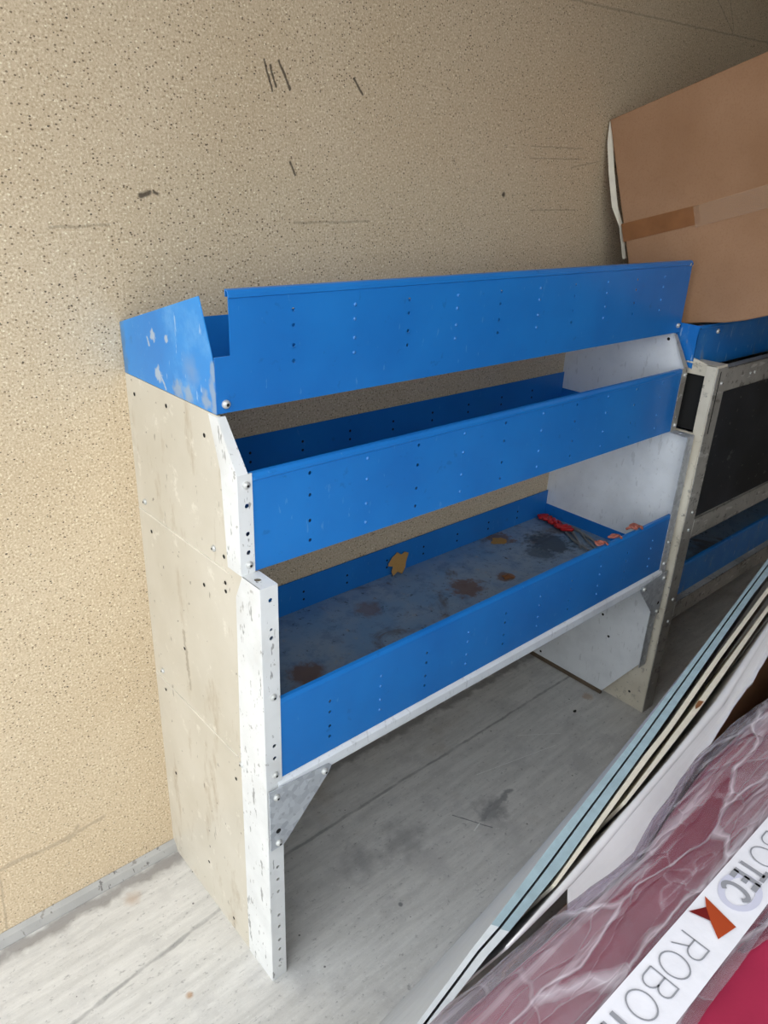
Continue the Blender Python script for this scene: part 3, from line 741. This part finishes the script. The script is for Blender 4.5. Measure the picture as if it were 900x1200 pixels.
# brown cardboard standing under the flap
bm = bmesh.new(); P = [(1.3, -.772), (1.066, -.795), (.74, -.842), (.481, -.886), (.279, -.9045), (.162, -.915), (.08, -.923), (.0, -.928), (-.07, -.929)]
a = [(x, y, z) for z in (.69, .0005) for x, y in (P if z > .1 else P[::-1])]
rows = [[bm.verts.new((x, y+o, z)) for (o, z) in ((0, .69), (-.004, .69), (-.004, .0006), (0, .0006))] for x, y in P]
for r, s in zip(rows, rows[1:]):
    for q in range(4): bm.faces.new([r[q], s[q], s[(q+1)%4], r[(q+1)%4]])
bm.faces.new(rows[0]); bm.faces.new(rows[-1][::-1])
tag(obj('cardboard_sheet', bm, M['darkcard'], None, loc=(.45, -.9, 0)), 'brown cardboard sheet standing in the dark gap beneath the white flap', 'cardboard')

# ---------------------------------------------------------------- dark red package wrapped in plastic film
PK = thing('wrapped_package', 'dark red package wrapped in wrinkled clear plastic with white printed tape', 'package', (.5, -1.25, 0))
bm = bmesh.new(); pr = [(-.9605, .0008), (-.9605, .715), (-.962, .731), (-.967, .742), (-.976, .7475), (-1.0, .7495), (-1.10, .7505), (-1.30, .748), (-1.50, .735), (-1.53, .70), (-1.53, .0008)]
def yoff(x):
    K = [(-.4, .008), (-.15, .012), (0, .006), (.10, -.002), (.18, .012), (.30, .026), (.5, .027), (1.5, .027)]
    for (a, p), (b, q) in zip(K, K[1:]):
        if x <= b: return p+(q-p)*(x-a)/(b-a)
    return K[-1][1]
rows = []
for i in range(61):
    x = -.33+1.75*i/60; rows.append([bm.verts.new((x, y+(yoff(x) if y > -.99 else 0), z)) for y, z in pr])
for r, q in zip(rows, rows[1:]):
    for j in range(len(pr)): bm.faces.new([r[j], q[j], q[(j+1)%len(pr)], r[(j+1)%len(pr)]])
bm.faces.new(rows[0]); bm.faces.new(rows[-1][::-1])
obj('body', bm, M['maroon'], PK, bevel=.004)
bm = bmesh.new(); nu, nv = 320, 60
prof = [(-.9585, .52), (-.9585, .60), (-.9585, .66), (-.9585, .705), (-.9575, .728), (-.958, .744), (-.963, .7515), (-.975, .7555), (-1.0, .7560), (-1.025, .7555), (-1.05, .7552), (-1.078, .7550), (-1.088, .7550)]
def pp(t):
    ln = [0]
    for p, q in zip(prof, prof[1:]): ln.append(ln[-1]+math.dist(p, q))
    s = t*ln[-1]
    for i in range(len(prof)-1):
        if s <= ln[i+1]+1e-9:
            f = (s-ln[i])/(ln[i+1]-ln[i]); return (prof[i][0]+(prof[i+1][0]-prof[i][0])*f, prof[i][1]+(prof[i+1][1]-prof[i][1])*f)
    return prof[-1]
def ridged(v): return 1-abs(noise.noise(v))*2
grid = []
for i in range(nu+1):
    x = -.335+1.5*i/nu; row = []
    for j in range(nv+1):
        y, z = pp(j/nv)
        flat = 1.0 if y > -1.018 else .12
        if y < -1.083: flat = .5
        w = .0042*ridged((x*5, y*30, z*12+2)) + .0022*ridged((x*13+4, y*44, z*30))
        w = (w+.001)*flat
        yy = y+(w*.8 if z < .745 else w*.15)+yoff(x)*max(0, min(1, (y+1.0)/.03))
        if j == nv: yy += .004*noise.noise((x*14, 9, 0))
        zz = z+(w if z > .74 else 0)
        row.append(bm.verts.new((x, yy, zz)))
    grid.append(row)
for i in range(nu):
    for j in range(nv):
        f = bm.faces.new([grid[i][j], grid[i+1][j], grid[i+1][j+1], grid[i][j+1]]); f.smooth = True
obj('plastic_film', bm, M['film'], PK, recalc=True)
bm = bmesh.new(); nu2 = 60                             # loose tail of film on the right side of the tape
for i in range(nu2):
    x0, x1 = .07+i*.012, .07+(i+1)*.012
    def q(x, f): 
        ww = .10*min(1, (x-.06)/.12)*(.6+.4*abs(math.sin(x*31)))
        return (x, -1.080-ww*f*.55, .7535+.006*max(0, noise.noise((x*26, f*6, 0)))+.0025*noise.noise((x*80, f*22, 1)))
    for j in range(10):
        f = bm.faces.new([bm.verts.new(p) for p in (q(x0, j/10), q(x1, j/10), q(x1, (j+1)/10), q(x0, (j+1)/10))]); f.smooth = True
bmesh.ops.remove_doubles(bm, verts=bm.verts[:], dist=1e-6)
obj('plastic_film', bm, M['film'], PK, recalc=True)
# printed packing tape
TZ = .7575
bm = bmesh.new()
for i in range(120):
    x0, x1 = -.335+i*.0115, -.335+(i+1)*.0115
    zz = lambda x, y: TZ+.0006*noise.noise((x*26, y*60, 0))
    ys = [-1.0295-.0475*q/6 for q in range(7)]
    for ya, yb in zip(ys, ys[1:]):
        f = bm.faces.new([bm.verts.new(p) for p in ((x0, ya, zz(x0, ya)), (x0, yb, zz(x0, yb)), (x1, yb, zz(x1, yb)), (x1, ya, zz(x1, ya)))]); f.smooth = True
bmesh.ops.remove_doubles(bm, verts=bm.verts[:], dist=1e-6)
tp = obj('packing_tape', bm, M['tapewhite'], PK)
# lettering on the tape: reading direction is -x, letter tops point to -y; units: 1 = letter height
LH = .0265; YB = -1.0375
def stroke(bm, pts, w, lvl=0):
    """pts in letter units -> flat ribbon on the tape"""
    Q = [Vector((p[0], p[1])) for p in pts]; n = len(Q); closed = (Q[0]-Q[-1]).length < 1e-6
    L, R = [], []
    for i, p in enumerate(Q):
        a = Q[i-1] if i else (Q[-2] if closed else Q[0]); b = Q[i+1] if i < n-1 else (Q[1] if closed else Q[-1])
        d1 = (p-a) if (p-a).length > 1e-9 else (b-p); d2 = (b-p) if (b-p).length > 1e-9 else (p-a)
        d = (d1.normalized()+d2.normalized()); d = d.normalized() if d.length > 1e-6 else d1.normalized()
        nn = Vector((-d.y, d.x)); k = 1/max(.5, d.dot(d1.normalized()))
        L.append(p+nn*w/2*k); R.append(p-nn*w/2*k)
    P3 = lambda q: (q.x, q.y, TZ+.0012+lvl*.0002)
    for i in range(n-1): quad(bm, [P3(L[i]), P3(R[i]), P3(R[i+1]), P3(L[i+1])])
def glyph(bm, ch, x, w, wid, lean=0.0, lvl=0):
    """x = where the glyph starts (reading towards -x)"""
    T_ = lambda u, v: (x-u*wid*LH-(v*lean*LH), YB-v*LH)
    arc = lambda cx, cy, rx, ry, a0, a1, k=16: [(cx+rx*math.cos(math.radians(a0+(a1-a0)*i/k)), cy+ry*math.sin(math.radians(a0+(a1-a0)*i/k))) for i in range(k+1)]
    G = {'R': [[(0, 0), (0, 1), (.55, 1)]+arc(.55, .74, .42, .26, 90, -90, 10)+[(0, .48)], [(.5, .48), (.98, 0)]],
         'O': [arc(.5, .5, .5, .5, 0, 360, 28)],
         'B': [[(0, 0), (0, 1), (.5, 1)]+arc(.5, .76, .36, .24, 90, -90, 8)+[(0, .52)], [(.5, .52)]+arc(.55, .26, .42, .26, 90, -90, 8)+[(0, 0)]],
         'T': [[(0, .93), (1, .93)], [(.5, .93), (.5, 0)]],
         'E': [[(.1, 0), (.1, 1)], [(.1, .91), (.9, .91)], [(.1, .5), (.75, .5)], [(.1, .09), (.9, .09)]],
         'C': [arc(.55, .5, .45, .45, 45, 315, 20)]}[ch]
    for s in G: stroke(bm, [T_(*p) for p in s], w, lvl)
def word(start):
    """one repeat: arrow mark, then ROBO in outline and TEC in bold; start = x of the arrow's middle"""
    bm = bmesh.new()
    x = start-.034
    for ch, wd in (('R', .72), ('O', .9), ('B', .72), ('O', .9)):
        glyph(bm, ch, x, .0015, wd); x -= wd*LH+.0055
    for ch, wd, w in (('T', .62, .0046), ('E', .55, .0054), ('C', .62, .0046)):
        glyph(bm, ch, x, w, wd, 0, 1); x -= wd*LH+.0035
    obj('lettering', bm, M['ink'], tp, recalc=False)
    z = TZ+.0016; s = start-.079
    P = lambda l: [(p[0]+s, p[1]-.001, z) for p in l]
    bm = bmesh.new(); quad(bm, P([(.096, -1.033), (.080, -1.043), (.062, -1.063), (.087, -1.068), ])); obj('arrow_mark', bm, M['orange'], tp, recalc=False)
    bm = bmesh.new(); bm.faces.new([bm.verts.new((p[0], p[1], p[2]+.0001)) for p in P([(.068, -1.031), (.0855, -1.0395), (.0745, -1.0495)])]); obj('arrow_mark', bm, M['darkred'], tp, recalc=False)
for k in range(-1, 4): word(.079+.235*k)
for cx in (-.106, .129, .364, .599, .834):
    bm = bmesh.new(); arc = [(cx+.023*math.cos(t), -1.0535+.0155*math.sin(t)) for t in [i*2*math.pi/28 for i in range(29)]]
    stroke(bm, arc, .0065, -2)
    obj('pale_ring', bm, M['inkpale'], tp, recalc=False)

# ---------------------------------------------------------------- small things lying in the lower tray
zt = .4925
def scrap(label, c, r, mat, cat, seed, up=0.0, tilt=None):
    rnd = random.Random(seed); bm = bmesh.new(); k = 11
    pts = [(c[0]+r*rnd.uniform(.55, 1.1)*math.cos(i*2*math.pi/k)*1.3, c[1]+r*rnd.uniform(.55, 1.1)*math.sin(i*2*math.pi/k)) for i in range(k)]
    ctr_t = bm.verts.new((c[0], c[1], c[2]+.003+up)); ring = [bm.verts.new((x, y, c[2]+.0012+up*rnd.random())) for x, y in pts]; low = [bm.verts.new((x, y, c[2]+.0003)) for x, y in pts]
    for i in range(k):
        bm.faces.new([ctr_t, ring[i], ring[(i+1)%k]]); bm.faces.new([ring[i], low[i], low[(i+1)%k], ring[(i+1)%k]])
    bm.faces.new(low[::-1])
    return tag(obj('paper_scrap', bm, M[mat], None, loc=(c[0], c[1], c[2])), label, cat)
# torn scrap standing against the tray's back
bm = bmesh.new(); rnd = random.Random(4)
pts = [(.612, .497), (.628, .503), (.641, .494), (.655, .508), (.660, .520), (.672, .538), (.660, .544), (.648, .540), (.636, .549), (.618, .541), (.604, .530), (.601, .524), (.616, .519), (.609, .508)]
prism(bm, [(x, -.0085-(.548-z)*.28, z) for x, z in pts], (0, -.0012, .0006))
tag(obj('paper_scrap', bm, M['scrap'], None, loc=(.635, -.02, zt)), 'torn orange-brown paper scrap leaning on the back of the lower blue tray', 'scrap')
scrap('flat brown paper scrap near the back right of the lower blue tray', (.985, -.045, zt), .022, 'scrap', 'scrap', 3)
scrap('small dark brown scrap behind the front board of the lower blue tray', (.845, -.195, zt), .016, 'browntape', 'scrap', 9, .002)
def cord(name, label, cat, pts, r, mat, group=None, k=8):
    bm = bmesh.new(); P = [Vector(p) for p in pts]; out = []
    for i in range(len(P)-1):
        p0, p1, p2, p3 = P[max(i-1, 0)], P[i], P[i+1], P[min(i+2, len(P)-1)]
        for s in range(6):
            t = s/6; out.append(.5*((2*p1)+(p2-p0)*t+(2*p0-5*p1+4*p2-p3)*t*t+(3*p1-p0-3*p2+p3)*t**3))
    out.append(P[-1]); tube(bm, out, r, 0, k)
    return tag(obj(name, bm, M[mat], None, loc=P[0]), label, cat, group)
rnd = random.Random(12)
pts = []
for i in range(26):
    t = i/25; pts.append((1.195-.012*t+.014*math.sin(i*1.9), -.025-.115*t+.012*math.cos(i*2.3), zt+.0075+.008*abs(math.sin(i*1.3))))
cord('cord_bundle', 'tangled bright red cord in the far right corner of the lower blue tray', 'cord', pts, .0052, 'red')
pts = [(1.205-.008*math.sin(i*2.1), -.018-.03*i/6-.01*math.cos(i*1.7), zt+.005+.004*(i % 2)) for i in range(9)]
for i, (a, b, r) in enumerate([((1.195, -.135, zt), (1.125, -.215, zt), .0045), ((1.175, -.13, zt), (1.13, -.235, zt), .0040), ((1.215, -.12, zt), (1.175, -.25, zt), .0050), ((1.205, -.16, zt), (1.15, -.265, zt), .0035)]):
    a = Vector(a); b = Vector(b); mid = (a+b)/2+Vector((.006*(-1)**i, .004, 0)); r0 = r
    up = Vector((0, 0, r0+.0006)); 
    nm = ['longest grey stick lying by the red cord', 'grey stick crossing toward the front board beside red cord', 'thick grey stick lying along the right end of the lower tray', 'thin grey stick nearest the orange ties in the lower tray'][i]
    cord('grey_stick', nm, 'stick', [a+up, mid+up, b+up], lambda t, r0=r0: r0*(1-.35*t), 'greyrub', 'grey sticks in the lower tray')
for i, (x, lab) in enumerate([(.905, 'orange tie knotted on the lower tray rim, nearest the grey sticks'), (.962, 'middle one of three orange ties on the lower tray rim'), (1.045, 'rightmost orange tie on the rim of the lower blue tray')]):
    s = 1.25 if i == 2 else 1.0
    rnd = random.Random(40+i)
    pts = [(x+s*(.009*math.cos(t*1.9+i)-.004+.0022*t), -.3925+s*.0065*math.sin(t*1.7), .6395+s*(.003+.006*abs(math.sin(t*1.3+i)))+rnd.uniform(-.001, .001)) for t in range(9)]
    pts += [(x+s*.020, -.396-.002*i, .640+s*.004), (x+s*.026, -.4005, .638)]
    cord('orange_tie', lab, 'tie', pts, .0026*s, 'rope', 'orange ties on the tray rim')
# grit on the floor
for i, (x, y, r, lab) in enumerate([(1.11, -.289, .006, 'dark chip lying on the floor in front of the right white panel')]):
    bm = bmesh.new(); pts = [(x+r*random.uniform(.7, 1.3)*math.cos(k), y+r*.6*random.uniform(.7, 1.3)*math.sin(k), .0004) for k in [j*2*math.pi/7 for j in range(7)]]
    prism(bm, pts, (.001, 0, .003)); tag(obj('floor_chip', bm, M['hole'], None, loc=(x, y, 0)), lab, 'debris')
